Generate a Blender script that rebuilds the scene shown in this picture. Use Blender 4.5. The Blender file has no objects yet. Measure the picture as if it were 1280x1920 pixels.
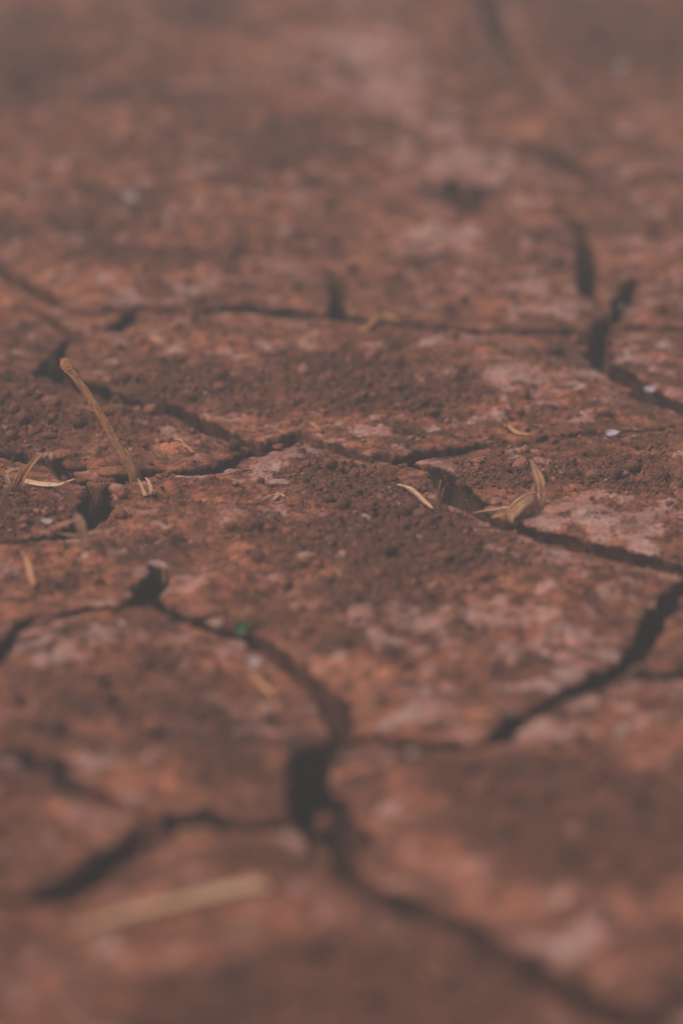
import bpy, bmesh, math, random
import numpy as np
from mathutils import Vector, Matrix

random.seed(7)
RNG = np.random.default_rng(7)
scene = bpy.context.scene
COL = scene.collection

# ------------------------------------------------------------------ camera
CAM_H = 0.622
PITCH = math.radians(14.0)
FOV_V = math.radians(10.0)
FPX = 960.0 / math.tan(FOV_V / 2)          # focal length in photo pixels
cam_data = bpy.data.cameras.new('camera')
cam = bpy.data.objects.new('camera', cam_data)
COL.objects.link(cam)
cam.location = (0, 0, CAM_H)
cam.rotation_euler = (math.radians(90) - PITCH, 0, 0)
cam_data.sensor_fit = 'VERTICAL'
cam_data.sensor_height = 36.0
cam_data.angle_y = FOV_V
cam_data.clip_start = 0.01
cam_data.clip_end = 500.0
cam_data.dof.use_dof = True
cam_data.dof.focus_distance = 2.64
cam_data.dof.aperture_fstop = 5.3
cam_data.dof.aperture_blades = 0
scene.camera = cam

# ------------------------------------------------------------------ sky, sun, exposure
SUN_EL, SUN_AZ = math.radians(58), math.radians(-112)   # azimuth from +Y (away from the camera)
world = bpy.data.worlds.new('World')
scene.world = world
world.use_nodes = True
wn = world.node_tree
for n in list(wn.nodes):
    wn.nodes.remove(n)
sky = wn.nodes.new('ShaderNodeTexSky')
sky.sky_type = 'NISHITA'
sky.sun_disc = False
sky.sun_elevation = SUN_EL
sky.sun_rotation = SUN_AZ
sky.air_density = 0.7
sky.dust_density = 9.0
sky.ozone_density = 1.0
bg = wn.nodes.new('ShaderNodeBackground')
bg.inputs['Strength'].default_value = 0.060
wo = wn.nodes.new('ShaderNodeOutputWorld')
wn.links.new(sky.outputs[0], bg.inputs['Color'])
wn.links.new(bg.outputs[0], wo.inputs['Surface'])

sun_data = bpy.data.lights.new('sun', 'SUN')
sun_data.energy = 2.0
sun_data.angle = math.radians(24)
sun_data.color = (1.0, 0.87, 0.72)
sun = bpy.data.objects.new('sun', sun_data)
COL.objects.link(sun)
sd = Vector((math.sin(SUN_AZ) * math.cos(SUN_EL), math.cos(SUN_AZ) * math.cos(SUN_EL), math.sin(SUN_EL)))
sun.rotation_euler = sd.to_track_quat('Z', 'Y').to_euler()
sun.location = (0, 3, 5)

vs = scene.view_settings
vs.view_transform = 'Standard'
vs.look = 'None'
vs.exposure = 0.06
vs.gamma = 1.0
vs.use_curve_mapping = False
scene.cycles.use_denoising = True
scene.cycles.max_bounces = 6
scene.cycles.diffuse_bounces = 3
scene.cycles.volume_bounces = 1
scene.cycles.caustics_reflective = False
scene.cycles.caustics_refractive = False

HAZE_DENSITY = 0.083
HAZE_COLOR = (0.60, 0.70, 0.75)

# ------------------------------------------------------------------ where things stand
def ray(px, py):
    a, b = (px - 640.0) / FPX, (py - 960.0) / FPX
    c, s = math.cos(PITCH), math.sin(PITCH)
    return np.array([a, c - b * s, -s - b * c])

def ground_at(px, py, z=0.0):
    d = ray(px, py)
    t = (z - CAM_H) / d[2]
    return np.array([d[0] * t, d[1] * t, z])

def at(px, py, Y):
    d = ray(px, py)
    t = Y / d[1]
    return np.array([d[0] * t, Y, CAM_H + d[2] * t])

# ------------------------------------------------------------------ noise
_perm = np.random.default_rng(11).permutation(1024)
_perm = np.concatenate([_perm, _perm])
_ga = np.random.default_rng(12).uniform(0, 2 * np.pi, 1024)
_gx, _gy = np.cos(_ga), np.sin(_ga)

def perlin(x, y, seed=0):
    x = x + seed * 37.17; y = y + seed * 91.73
    xi = np.floor(x).astype(np.int64); yi = np.floor(y).astype(np.int64)
    xf = x - xi; yf = y - yi
    u = xf * xf * xf * (xf * (xf * 6 - 15) + 10); v = yf * yf * yf * (yf * (yf * 6 - 15) + 10)
    def g(ix, iy, dx, dy):
        h = _perm[_perm[ix & 1023] + (iy & 1023)]
        return _gx[h] * dx + _gy[h] * dy
    n00 = g(xi, yi, xf, yf); n10 = g(xi + 1, yi, xf - 1, yf)
    n01 = g(xi, yi + 1, xf, yf - 1); n11 = g(xi + 1, yi + 1, xf - 1, yf - 1)
    a = n00 + u * (n10 - n00); b = n01 + u * (n11 - n01)
    return (a + v * (b - a)) * 1.5

def fbm(x, y, size, octaves=3, seed=0, gain=0.5):
    s = 0; amp = 1.0; f = 1.0 / size; tot = 0
    for k in range(octaves):
        s = s + amp * perlin(x * f, y * f, seed + k * 5.3)
        tot += amp; amp *= gain; f *= 2.03
    return s / tot

def sstep(a, b, x):
    t = np.clip((x - a) / (b - a), 0, 1)
    return t * t * (3 - 2 * t)

# ------------------------------------------------------------------ the sampling grid
def spaced(knots):
    out = [knots[0][0]]
    for (a, sa), (b, sb) in zip(knots[:-1], knots[1:]):
        x = a
        while x < b - 1e-9:
            t = (x - a) / (b - a)
            x += sa + (sb - sa) * t
            out.append(min(x, b))
    return np.unique(np.array(out))

gx = spaced([(-1.15, 0.02), (-0.6, 0.008), (-0.24, 0.0022), (-0.185, 0.0009), (0.185, 0.0009), (0.24, 0.0022), (0.6, 0.008), (1.15, 0.02)])
gy = spaced([(1.1, 0.02), (1.65, 0.005), (1.78, 0.0026), (2.25, 0.0020), (2.33, 0.0014), (2.80, 0.0014), (2.95, 0.0024), (3.4, 0.0036), (4.0, 0.005), (6.0, 0.03)])
X, Y = np.meshgrid(gx, gy)
NX, NY = len(gx), len(gy)
SP = np.maximum(np.gradient(gx)[None, :], np.gradient(gy)[:, None])

# ------------------------------------------------------------------ the cracks: traced centre lines, (px, py, width in mm)
CR = [
 [(-80, 470, 9), (0, 515, 9), (50, 547, 10), (100, 572, 8), (125, 590, 3)],
 [(-60, 575, 2), (55, 590, 4), (110, 615, 7), (150, 645, 6), (110, 668, 8)],
 [(258, 588, 6), (232, 615, 8), (205, 645, 8), (150, 650, 5)],
 [(-60, 640, 2), (40, 650, 2), (110, 668, 6), (95, 700, 14), (130, 722, 12), (190, 742, 7), (255, 762, 6), (320, 776, 7), (360, 795, 9), (410, 812, 11), (440, 826, 8), (470, 838, 4), (500, 842, 7)],
 [(100, 590, 2), (170, 600, 3), (258, 588, 7), (330, 596, 8), (375, 596, 14), (450, 591, 14), (540, 596, 12), (636, 604, 13), (740, 614, 9), (850, 628, 8), (960, 629, 9), (1060, 630, 9), (1115, 634, 10)],
 [(618, 515, 6), (640, 548, 10), (630, 575, 8), (638, 604, 10)],
 [(1048, 415, 5), (1078, 428, 8), (1090, 455, 6), (1098, 490, 11), (1100, 520, 8), (1103, 560, 7)],
 [(1190, 535, 4), (1168, 570, 8), (1155, 600, 9), (1115, 634, 8), (1122, 670, 13), (1128, 690, 15), (1170, 712, 10), (1212, 745, 14), (1250, 758, 9), (1285, 770, 12), (1400, 800, 9)],
 [(1140, 628, 5), (1200, 624, 6), (1285, 630, 6), (1400, 640, 6)],
 [(885, -60, 8), (900, 10, 9), (925, 60, 9), (928, 95, 9), (960, 128, 11), (985, 150, 4)],
 [(910, 265, 4), (985, 292, 9), (1040, 318, 14), (1085, 342, 12), (1110, 365, 2)],
 [(852, 358, 8), (862, 372, 17), (874, 390, 19), (886, 408, 17), (902, 416, 5)],
 [(1103, 560, 4), (1140, 600, 3)],
 # the middle crack
 [(556, 822, 5), (530, 832, 9), (500, 842, 9), (470, 852, 6), (430, 866, 7), (395, 884, 9), (340, 884, 6), (290, 882, 6), (250, 893, 9), (215, 908, 6), (190, 918, 9), (182, 940, 15), (172, 962, 15), (150, 985, 9), (110, 1000, 7), (40, 1010, 3), (-60, 1005, 3)],
 [(-80, 842, 8), (0, 850, 9), (60, 856, 10), (105, 872, 12), (130, 890, 7), (160, 905, 4), (190, 918, 5)],
 [(556, 822, 3), (600, 836, 3), (640, 850, 5), (690, 862, 4), (740, 866, 5), (790, 856, 6), (850, 850, 4), (905, 840, 4), (960, 832, 2.5), (1020, 826, 3), (1080, 820, 4), (1150, 815, 3), (1240, 806, 2), (1290, 800, 2), (1400, 790, 3)],
 [(930, 826, 2), (975, 834, 5), (1035, 848, 3)],
 [(740, 866, 5), (785, 876, 7), (825, 888, 9), (850, 915, 13), (872, 940, 15), (905, 962, 8), (945, 976, 11), (985, 992, 13), (1050, 1008, 13), (1120, 1024, 13), (1190, 1041, 13), (1285, 1060, 12), (1420, 1078, 10)],
 [(1345, 1066, 8), (1312, 1078, 8), (1275, 1100, 8), (1238, 1138, 9), (1205, 1190, 10), (1165, 1238, 10), (1125, 1264, 11), (1060, 1292, 7), (1000, 1316, 7), (955, 1340, 9), (938, 1372, 9)],
 [(1165, 1245, 7), (1220, 1253, 9), (1300, 1247, 8), (1420, 1240, 8)],
 [(938, 1372, 7), (860, 1382, 8), (770, 1376, 7), (700, 1366, 8), (650, 1372, 9)],
 [(-80, 1260, 8), (0, 1215, 8), (22, 1180, 5), (55, 1148, 4), (130, 1136, 5), (212, 1130, 6), (262, 1120, 6)],
 [(303, 1056, 8), (290, 1085, 12), (268, 1112, 9), (320, 1138, 7), (370, 1158, 6), (430, 1172, 7), (485, 1192, 9), (535, 1225, 9), (590, 1264, 9), (622, 1305, 9), (640, 1345, 10), (645, 1372, 10), (605, 1388, 9), (575, 1410, 13), (578, 1460, 17), (608, 1510, 20), (655, 1552, 19), (640, 1590, 6), (615, 1580, 6)],
 [(590, 1530, 4), (605, 1565, 8), (640, 1600, 12), (690, 1640, 12), (760, 1672, 12), (840, 1695, 12), (905, 1725, 13), (940, 1765, 14), (1010, 1800, 15), (1090, 1842, 14), (1180, 1882, 14), (1300, 1920, 9), (1430, 1970, 10)],
 [(-80, 1665, 8), (0, 1658, 10), (90, 1660, 12), (140, 1628, 14), (205, 1580, 13), (260, 1550, 12), (305, 1518, 10), (380, 1505, 9), (455, 1528, 12), (530, 1520, 10), (590, 1530, 10)],
 [(55, 1385, 3), (80, 1405, 11), (120, 1445, 11), (170, 1468, 8), (225, 1482, 7), (305, 1518, 5)],
 [(0, 1395, 2), (60, 1388, 3)],
 [(1180, 1885, 3), (1240, 1865, 4), (1320, 1835, 4)],
 [(0, 345, 6), (30, 365, 5), (60, 375, 2)], [(-60, 320, 4), (0, 345, 6)],
 [(55, 462, 7), (75, 466, 5)], [(225, 465, 6), (245, 470, 3)],
]

def fractal_line(pts):
    """pixel poly-line -> dense ground poly-line (x, y, half width) with a natural wander"""
    P = []
    for (px, py, w) in pts:
        g = ground_at(px, py, -0.002)
        P.append((g[0], g[1], w * 0.0005 + 0.0004))
    out = []
    for a, b in zip(P[:-1], P[1:]):
        a = np.array(a); b = np.array(b)
        n = max(2, int(np.hypot(*(b - a)[:2]) / 0.004))
        for k in range(n):
            out.append(a + (b - a) * k / n)
    out.append(np.array(P[-1]))
    out = np.array(out)
    wob = 0.0032
    out[:, 0] += wob * fbm(out[:, 0], out[:, 1], 0.018, 4, 3)
    out[:, 1] += 2.0 * wob * fbm(out[:, 0], out[:, 1], 0.018, 4, 9)
    d = np.gradient(out[:, :2], axis=0); lie = np.abs(d[:, 0]) / (np.hypot(d[:, 0], d[:, 1]) + 1e-9)
    out[:, 2] *= 1.0 + (0.6 + 0.9 * np.clip((out[:, 1] - 2.85) / 0.3, 0, 1)) * lie * lie            # cracks that run across the view gape wider
    out[:, 2] *= np.clip(1.0 + 0.85 * fbm(out[:, 0], out[:, 1], 0.03, 3, 21), 0.3, 2)
    return out

HWID = np.full(X.shape, 0.02)
C = np.full(X.shape, 0.03)                 # distance into a plate (negative inside a crack)
def carve(line, reach=0.03):
    for a, b in zip(line[:-1], line[1:]):
        i0, i1 = np.searchsorted(gx, [min(a[0], b[0]) - reach, max(a[0], b[0]) + reach])
        j0, j1 = np.searchsorted(gy, [min(a[1], b[1]) - reach, max(a[1], b[1]) + reach])
        if i1 <= i0 or j1 <= j0:
            continue
        xs = gx[None, i0:i1]; ys = gy[j0:j1, None]
        dx, dy = b[0] - a[0], b[1] - a[1]
        L = dx * dx + dy * dy + 1e-12
        t = np.clip(((xs - a[0]) * dx + (ys - a[1]) * dy) / L, 0, 1)
        d = np.hypot(xs - a[0] - t * dx, ys - a[1] - t * dy) - (a[2] + t * (b[2] - a[2]))
        old = C[j0:j1, i0:i1]; nearer = d < old
        HWID[j0:j1, i0:i1] = np.where(nearer, np.broadcast_to(a[2] + t * (b[2] - a[2]), d.shape), HWID[j0:j1, i0:i1])
        C[j0:j1, i0:i1] = np.minimum(old, d)
for c in CR:
    carve(fractal_line(c))

# beyond the part the photograph shows, the cracks go on as an irregular net
seeds = []
rs = np.random.default_rng(5)
yy = 1.1
while yy < 6.1:
    xx = -1.2
    while xx < 1.2:
        seeds.append((xx + rs.uniform(-.06, .06), yy + rs.uniform(-.06, .06)))
        xx += 0.19
    yy += 0.19
seeds = np.array(seeds)
wx = X + 0.03 * fbm(X, Y, 0.12, 2, 31); wy = Y + 0.03 * fbm(X, Y, 0.12, 2, 37)
d1 = np.full(X.shape, 9.0); d2 = np.full(X.shape, 9.0)
for (sx, sy) in seeds:
    d = np.hypot(wx - sx, wy - sy)
    nd1 = np.minimum(d1, d)
    d2 = np.minimum(np.maximum(d1, d), d2)
    d1 = nd1
net = (d2 - d1) * 0.5 - 0.0045 - 0.002 * fbm(X, Y, 0.05, 2, 41)
tl, tr = ground_at(-30, -20), ground_at(1310, -20)
bl, br = ground_at(-30, 1945), ground_at(1310, 1945)
def half_w(y):
    return tr[0] + (br[0] - tr[0]) * (tr[1] - y) / (tr[1] - br[1])
outside = np.maximum(np.abs(X) - half_w(Y), np.maximum(Y - tl[1], bl[1] - Y))
C = np.where(outside > 0, np.minimum(C, net + 0.012 * (1 - sstep(0, 0.01, outside))), C)
C_SMOOTH = C.copy()
C = C + 0.0022 * fbm(X, Y, 0.009, 3, 51) + 0.0010 * fbm(X, Y, 0.02, 2, 53)

# ------------------------------------------------------------------ plates = connected pieces between the cracks
inside = C > 0
labels = np.zeros(C.shape, np.int32)
par = [0]
def find(a):
    while par[a] != a:
        par[a] = par[par[a]]; a = par[a]
    return a
prev = []
for j in range(NY):
    row = inside[j].astype(np.int8)
    dlt = np.diff(np.concatenate([[0], row, [0]]))
    st = np.where(dlt == 1)[0]; en = np.where(dlt == -1)[0]
    cur = []
    k = 0
    for s, e in zip(st, en):
        lab = 0
        while k > 0 and prev[k - 1][1] > s:
            k -= 1
        while k < len(prev) and prev[k][0] < e:
            if prev[k][1] > s:
                r = find(prev[k][2])
                if lab == 0:
                    lab = r
                elif r != lab:
                    par[r] = lab
            k += 1
        if lab == 0:
            lab = len(par); par.append(lab)
        cur.append((s, e, lab))
        labels[j, s:e] = lab
    prev = cur
root = np.array([find(i) for i in range(len(par))])
labels = root[labels]
area = np.gradient(gx)[None, :] * np.gradient(gy)[:, None]
big = np.bincount(labels.ravel(), weights=area.ravel(), minlength=len(par)) > 0.00035
big[0] = False
labels = np.where(big[labels], labels, 0)
C = np.where((labels == 0) & (C > 0), -0.0005, C)
near = labels.copy()
for _ in range(14):                        # each crack wall belongs to the nearest plate
    for ax, sh in ((0, 1), (0, -1), (1, 1), (1, -1)):
        r = np.roll(near, sh, ax)
        near = np.where(near == 0, r, near)

# ------------------------------------------------------------------ where the surface is crust and where it is loose crumbs
def blob(px, py, rx_px, ry_px):
    g = ground_at(px, py)
    ex = abs(ground_at(px + rx_px, py)[0] - g[0])
    ey = abs(ground_at(px, py - ry_px)[1] - ground_at(px, py + ry_px)[1]) / 2
    return np.exp(-(((X - g[0]) / ex) ** 2 + ((Y - g[1]) / ey) ** 2))
crumb = 0.65 * fbm(X, Y, 0.11, 3, 61) + 0.80 * fbm(X, Y, 0.030, 4, 63) - 0.02
for b in [(640, 725, 190, 45), (720, 770, 150, 35), (120, 790, 230, 55), (330, 745, 90, 25), (650, 905, 130, 40), (740, 955, 130, 45), (600, 1000, 140, 25), (1130, 890, 170, 28),
          (760, 1040, 170, 35), (850, 1050, 90, 25), (720, 1120, 110, 45), (1120, 1500, 170, 90), (1000, 1580, 200, 70), (310, 1300, 90, 50), (130, 1300, 70, 50), (420, 1440, 120, 50), (620, 1820, 220, 60), (1180, 130, 130, 40), (280, 500, 160, 20),
          (60, 960, 110, 40), (900, 890, 70, 18),
          (420, 1890, 260, 60), (820, 1880, 200, 60), (1180, 1580, 140, 110), (900, 1480, 120, 60), (1130, 70, 160, 70), (50, 150, 110, 90), (250, 1620, 60, 40), (480, 1600, 120, 40), (60, 1500, 60, 40), (380, 40, 120, 50), (560, 300, 150, 40), (330, 220, 120, 50)]:  # bottom and top-corner patches: dark soil that also paints in lens vignetting
    crumb = crumb + 0.78 * blob(*b)
crust = 0.55 * fbm(X, Y, 0.05, 3, 71) + 1.05 * fbm(X, Y, 0.016, 4, 73) + 0.06
for b in [(950, 722, 130, 28), (830, 656, 55, 20), (1180, 985, 120, 30), (1060, 960, 80, 18), (1010, 1045, 80, 14), (980, 1160, 150, 50), (1080, 1230, 130, 40), (1010, 1360, 70, 35), (560, 840, 60, 14), (700, 828, 60, 16),
          (860, 868, 90, 16), (450, 1345, 60, 28), (310, 1310, 25, 35), (800, 1160, 90, 30), (830, 1320, 70, 35), (760, 230, 90, 50), (660, 120, 130, 60), (900, 330, 140, 40), (1000, 560, 120, 40), (820, 470, 100, 30), (250, 1180, 120, 30), (1150, 690, 80, 30), (1050, 1740, 110, 35), (90, 1850, 80, 40),
          (480, 880, 90, 16), (340, 900, 60, 10)]:
    crust = crust + 0.50 * blob(*b)
CRUMB = sstep(0.0, 0.75, crumb)
CRUST = sstep(0.05, 0.7, crust) * (1 - CRUMB)

# ------------------------------------------------------------------ height of the surface
H = 0.0035 * fbm(X, Y, 0.16, 2, 81) + 0.0062 * fbm(X, Y, 0.045, 3, 83) + 0.0026 * fbm(X, Y, 0.015, 4, 85)
clody = sstep(2.85, 3.4, Y + 0.25 * fbm(X, Y, 0.3, 2, 82) - 2.2 * X)           # farther off the soil is rougher, all lumps
lumps = 0.5 - np.abs(fbm(X, Y, 0.05, 3, 84)) * 2
H = H + 0.009 * clody * lumps
blk = 0.35 - np.abs(fbm(X, Y, 0.017, 2, 86)) * 1.6
H = H + 0.0014 * np.clip(blk, -0.4, 0.3) * sstep(-0.3, 0.4, fbm(X, Y, 0.08, 2, 88))
ter = 3.2 * fbm(X, Y, 0.035, 4, 87)        # flaky layers: little steps
fr = ter - np.floor(ter)
H = H + 0.0018 * (np.floor(ter) + sstep(0.62, 0.82, fr)) * (1 - 0.8 * CRUMB)
rough = np.abs(fbm(X, Y, 0.0045, 2, 91)) + 0.6 * np.abs(fbm(X, Y, 0.0022, 1, 93))
H = H + (0.0030 * CRUMB + 0.0022 * (1 - CRUST) + 0.0006) * rough - 0.0012 * CRUMB
H = H + 0.0010 * sstep(0.35, 0.45, CRUST + 0.35 * fbm(X, Y, 0.006, 2, 75))     # crust stands proud in flakes
hair = np.abs(fbm(X, Y, 0.07, 3, 121)) + 0.10 * sstep(-0.1, 0.25, fbm(X, Y, 0.11, 2, 123))
H = H - 0.0030 * (1 - sstep(0.004, 0.020, hair)) * (1 - CRUMB)                       # hairline cracks
pits = sstep(0.30, 0.55, fbm(X, Y, 0.010, 2, 95))
H = H - 0.0022 * pits * (1 - 0.5 * CRUST)
H = 0.85 * H * (0.22 + 0.78 * sstep(0.0, 0.026, C)) + (0.0030 + 0.0025 * sstep(2.25, 2.0, Y)) * sstep(-0.002, 0.030, C)          # the ground evens out towards a crack
lid = sorted(set(np.unique(near)) - {0})
off = np.zeros(len(par)); tx = np.zeros(len(par)); ty = np.zeros(len(par)); cx = np.zeros(len(par)); cy = np.zeros(len(par))
for l in lid:
    m = labels == l
    cx[l], cy[l] = X[m].mean(), Y[m].mean()
    off[l] = RNG.uniform(-0.0010, 0.0010)
    tx[l] = RNG.uniform(-0.010, 0.010); ty[l] = RNG.uniform(-0.004, 0.012)
H = H + off[near] + tx[near] * (X - cx[near]) + ty[near] * (Y - cy[near])
H = H + 0.0006 * np.exp(-np.clip(C, 0, 1) / 0.014)                 # edges curl up a little ...
lip = 0.0020 + 0.0014 * fbm(X, Y, 0.02, 2, 97)
q = np.clip(1 - C / lip, 0, 1)
H = H - 1.15 * lip * (1 - np.sqrt(np.clip(1 - 0.98 * q * q, 0, 1)))   # ... and are worn round at the lip
W = np.minimum(np.clip(5.5 * SP, 0.0050, 0.012), np.maximum(0.85 * HWID, 0.0014))
T = np.clip(-C / W, 0, 1)
DEPTH = 0.060
gy_c, gx_c = np.gradient(C_SMOOTH + 0.0008 * fbm(X, Y, 0.02, 2, 53), gy, gx)
gl = np.hypot(gx_c, gy_c) + 1e-6
push = np.where(C < 0, np.minimum(-C, W) * 0.92 + 0.0095 * 0.7 * np.clip((T - 0.18) / 0.35, 0, 1) * (0.9 + 0.7 * fbm(X, Y, 0.015, 2, 99)) + 0.0022 * np.sin(np.pi * np.clip(T * 1.2, 0, 1)) * fbm(X + Y, T * 0.06 + 0.4 * X, 0.011, 3, 103), 0)
conf = np.clip(gl, 0, 1)
VX = X + gx_c / gl * push * conf
VY = Y + gy_c / gl * push * conf
VZ = H - DEPTH * np.clip((T - 0.22) / 0.78, 0, 1) ** 1.6 + np.where(T > 0, 0.002 * fbm(X * 1.0, Y + H * 3, 0.006, 2, 101) * T, 0)

def surf(x, y):
    """height of the plate tops at world x, y"""
    i = int(np.clip(np.searchsorted(gx, x) - 1, 0, NX - 2)); j = int(np.clip(np.searchsorted(gy, y) - 1, 0, NY - 2))
    u = (x - gx[i]) / (gx[i + 1] - gx[i]); v = (y - gy[j]) / (gy[j + 1] - gy[j])
    return (H[j, i] * (1 - u) * (1 - v) + H[j, i + 1] * u * (1 - v) + H[j + 1, i] * (1 - u) * v + H[j + 1, i + 1] * u * v)

def on_ground(px, py):
    z = 0.0
    for _ in range(6):
        g = ground_at(px, py, z)
        z = surf(g[0], g[1])
    return np.array([g[0], g[1], z])

# ------------------------------------------------------------------ materials
def new_mat(name):
    m = bpy.data.materials.new(name); m.use_nodes = True
    nt = m.node_tree
    for n in list(nt.nodes):
        nt.nodes.remove(n)
    out = nt.nodes.new('ShaderNodeOutputMaterial')
    bs = nt.nodes.new('ShaderNodeBsdfPrincipled')
    nt.links.new(bs.outputs[0], out.inputs['Surface'])
    return m, nt, bs

def N(nt, t, **kw):
    n = nt.nodes.new(t)
    for k, v in kw.items():
        setattr(n, k, v)
    return n

def noise(nt, vec, scale, detail=3.0, rough=0.55):
    n = N(nt, 'ShaderNodeTexNoise')
    n.inputs['Scale'].default_value = scale; n.inputs['Detail'].default_value = detail; n.inputs['Roughness'].default_value = rough
    nt.links.new(vec, n.inputs['Vector'])
    return n.outputs['Fac']

def ramp(nt, fac, stops):
    r = N(nt, 'ShaderNodeValToRGB')
    e = r.color_ramp.elements
    while len(e) < len(stops):
        e.new(0.5)
    for k, (p, c) in enumerate(stops):
        e[k].position = p; e[k].color = (*c, 1) if len(c) == 3 else c
    nt.links.new(fac, r.inputs['Fac'])
    return r.outputs['Color']

def mix(nt, fac, a, b, blend='MIX'):
    m = N(nt, 'ShaderNodeMix', data_type='RGBA', blend_type=blend)
    for s, v in ((m.inputs[0], fac), (m.inputs[6], a), (m.inputs[7], b)):
        if hasattr(v, 'is_output'):
            nt.links.new(v, s)
        elif isinstance(v, (int, float)):
            s.default_value = v
        else:
            s.default_value = (*v, 1)
    return m.outputs[2]

def fmath(nt, op, a, b, clamp=False):
    m = N(nt, 'ShaderNodeMath', operation=op, use_clamp=clamp)
    for s, v in zip(m.inputs, (a, b)):
        if hasattr(v, 'is_output'):
            nt.links.new(v, s)
        else:
            s.default_value = v
    return m.outputs[0]

C_DARK = (0.062, 0.024, 0.018)
C_MID = (0.205, 0.064, 0.034)
C_ORANGE = (0.385, 0.130, 0.066)
C_CRUST = (0.480, 0.205, 0.165)
C_GREY = (0.520, 0.310, 0.275)

def soil_material():
    m, nt, bs = new_mat('red_soil')
    geo = N(nt, 'ShaderNodeNewGeometry')
    pos = geo.outputs['Position']
    at_crumb = N(nt, 'ShaderNodeAttribute', attribute_name='crumb').outputs['Fac']
    at_crust = N(nt, 'ShaderNodeAttribute', attribute_name='crust').outputs['Fac']
    n0 = noise(nt, pos, 11, 3, 0.6)
    n1 = noise(nt, pos, 30, 4); n2 = noise(nt, pos, 120, 4, 0.6); n3 = noise(nt, pos, 620, 3, 0.6); n4 = noise(nt, pos, 55, 3)
    base = ramp(nt, n1, [(0.30, C_MID), (0.50, (0.32, 0.102, 0.052)), (0.68, C_ORANGE)])
    spots = ramp(nt, n2, [(0.38, (0.36, 0.34, 0.34)), (0.52, (0.95, 0.95, 0.95)), (0.66, (1.35, 1.35, 1.35))])
    base = mix(nt, 1.0, base, spots, 'MULTIPLY')
    base = mix(nt, 0.9, base, ramp(nt, n0, [(0.36, (0.42, 0.41, 0.43)), (0.50, (0.90, 0.90, 0.90)), (0.64, (1.15, 1.25, 1.35))]), 'MULTIPLY')
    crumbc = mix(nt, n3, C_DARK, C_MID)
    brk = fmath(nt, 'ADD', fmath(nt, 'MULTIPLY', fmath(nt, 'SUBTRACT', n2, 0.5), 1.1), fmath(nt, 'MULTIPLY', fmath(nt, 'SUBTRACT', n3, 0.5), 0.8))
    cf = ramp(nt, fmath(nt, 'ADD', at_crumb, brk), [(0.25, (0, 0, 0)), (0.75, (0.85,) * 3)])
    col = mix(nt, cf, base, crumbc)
    kc = ramp(nt, n4, [(0.42, C_CRUST), (0.62, C_GREY)])
    kf = ramp(nt, fmath(nt, 'ADD', at_crust, brk), [(0.30, (0, 0, 0)), (0.75, (1,) * 3)])
    col = mix(nt, fmath(nt, 'MULTIPLY', kf, 0.8), col, kc)
    sm = N(nt, 'ShaderNodeMapping'); sm.inputs['Scale'].default_value = (0.12, 0.12, 1.0)     # thin beds of silt, seen where a crack cuts them
    nt.links.new(pos, sm.inputs['Vector'])
    col = mix(nt, 0.8, col, ramp(nt, noise(nt, sm.outputs[0], 420, 3, 0.6), [(0.36, (0.62, 0.60, 0.60)), (0.55, (1, 1, 1)), (0.7, (1.15, 1.15, 1.15))]), 'MULTIPLY')
    fine = ramp(nt, n3, [(0.36, (0.50, 0.47, 0.46)), (0.52, (0.98, 0.98, 0.98)), (0.68, (1.3, 1.3, 1.3))])
    col = mix(nt, 0.8, col, fine, 'MULTIPLY')
    nt.links.new(col, bs.inputs['Base Color'])
    ro = N(nt, 'ShaderNodeMapRange')
    nt.links.new(kf, ro.inputs['Value'])
    ro.inputs['To Min'].default_value = 0.9; ro.inputs['To Max'].default_value = 0.52
    nt.links.new(ro.outputs[0], bs.inputs['Roughness'])
    bs.inputs['Specular IOR Level'].default_value = 0.45
    b1 = noise(nt, pos, 900, 3, 0.6)
    b2 = noise(nt, pos, 260, 4, 0.6)
    hsum = fmath(nt, 'ADD', fmath(nt, 'MULTIPLY', b1, 0.35), fmath(nt, 'MULTIPLY', b2, 0.9))
    bp = N(nt, 'ShaderNodeBump')
    bp.inputs['Strength'].default_value = 0.75; bp.inputs['Distance'].default_value = 0.0022
    nt.links.new(hsum, bp.inputs['Height'])
    nt.links.new(bp.outputs[0], bs.inputs['Normal'])
    return m

def clod_material():
    m, nt, bs = new_mat('soil_crumb')
    geo = N(nt, 'ShaderNodeNewGeometry'); pos = geo.outputs['Position']
    tone = N(nt, 'ShaderNodeAttribute', attribute_name='tone').outputs['Fac']
    col = ramp(nt, tone, [(0.0, (0.085, 0.032, 0.022)), (0.45, (0.18, 0.060, 0.034)), (0.75, (0.32, 0.108, 0.058)), (0.95, (0.44, 0.20, 0.14)), (1.0, (0.5, 0.36, 0.28))])
    n3 = noise(nt, pos, 700, 3)
    col = mix(nt, 0.7, col, ramp(nt, n3, [(0.35, (0.65, 0.62, 0.6)), (0.6, (1.1, 1.1, 1.1))]), 'MULTIPLY')
    nt.links.new(col, bs.inputs['Base Color'])
    bs.inputs['Roughness'].default_value = 0.9
    bp = N(nt, 'ShaderNodeBump'); bp.inputs['Strength'].default_value = 1.0; bp.inputs['Distance'].default_value = 0.0016
    nt.links.new(noise(nt, pos, 900, 3), bp.inputs['Height']); nt.links.new(bp.outputs[0], bs.inputs['Normal'])
    return m

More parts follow.
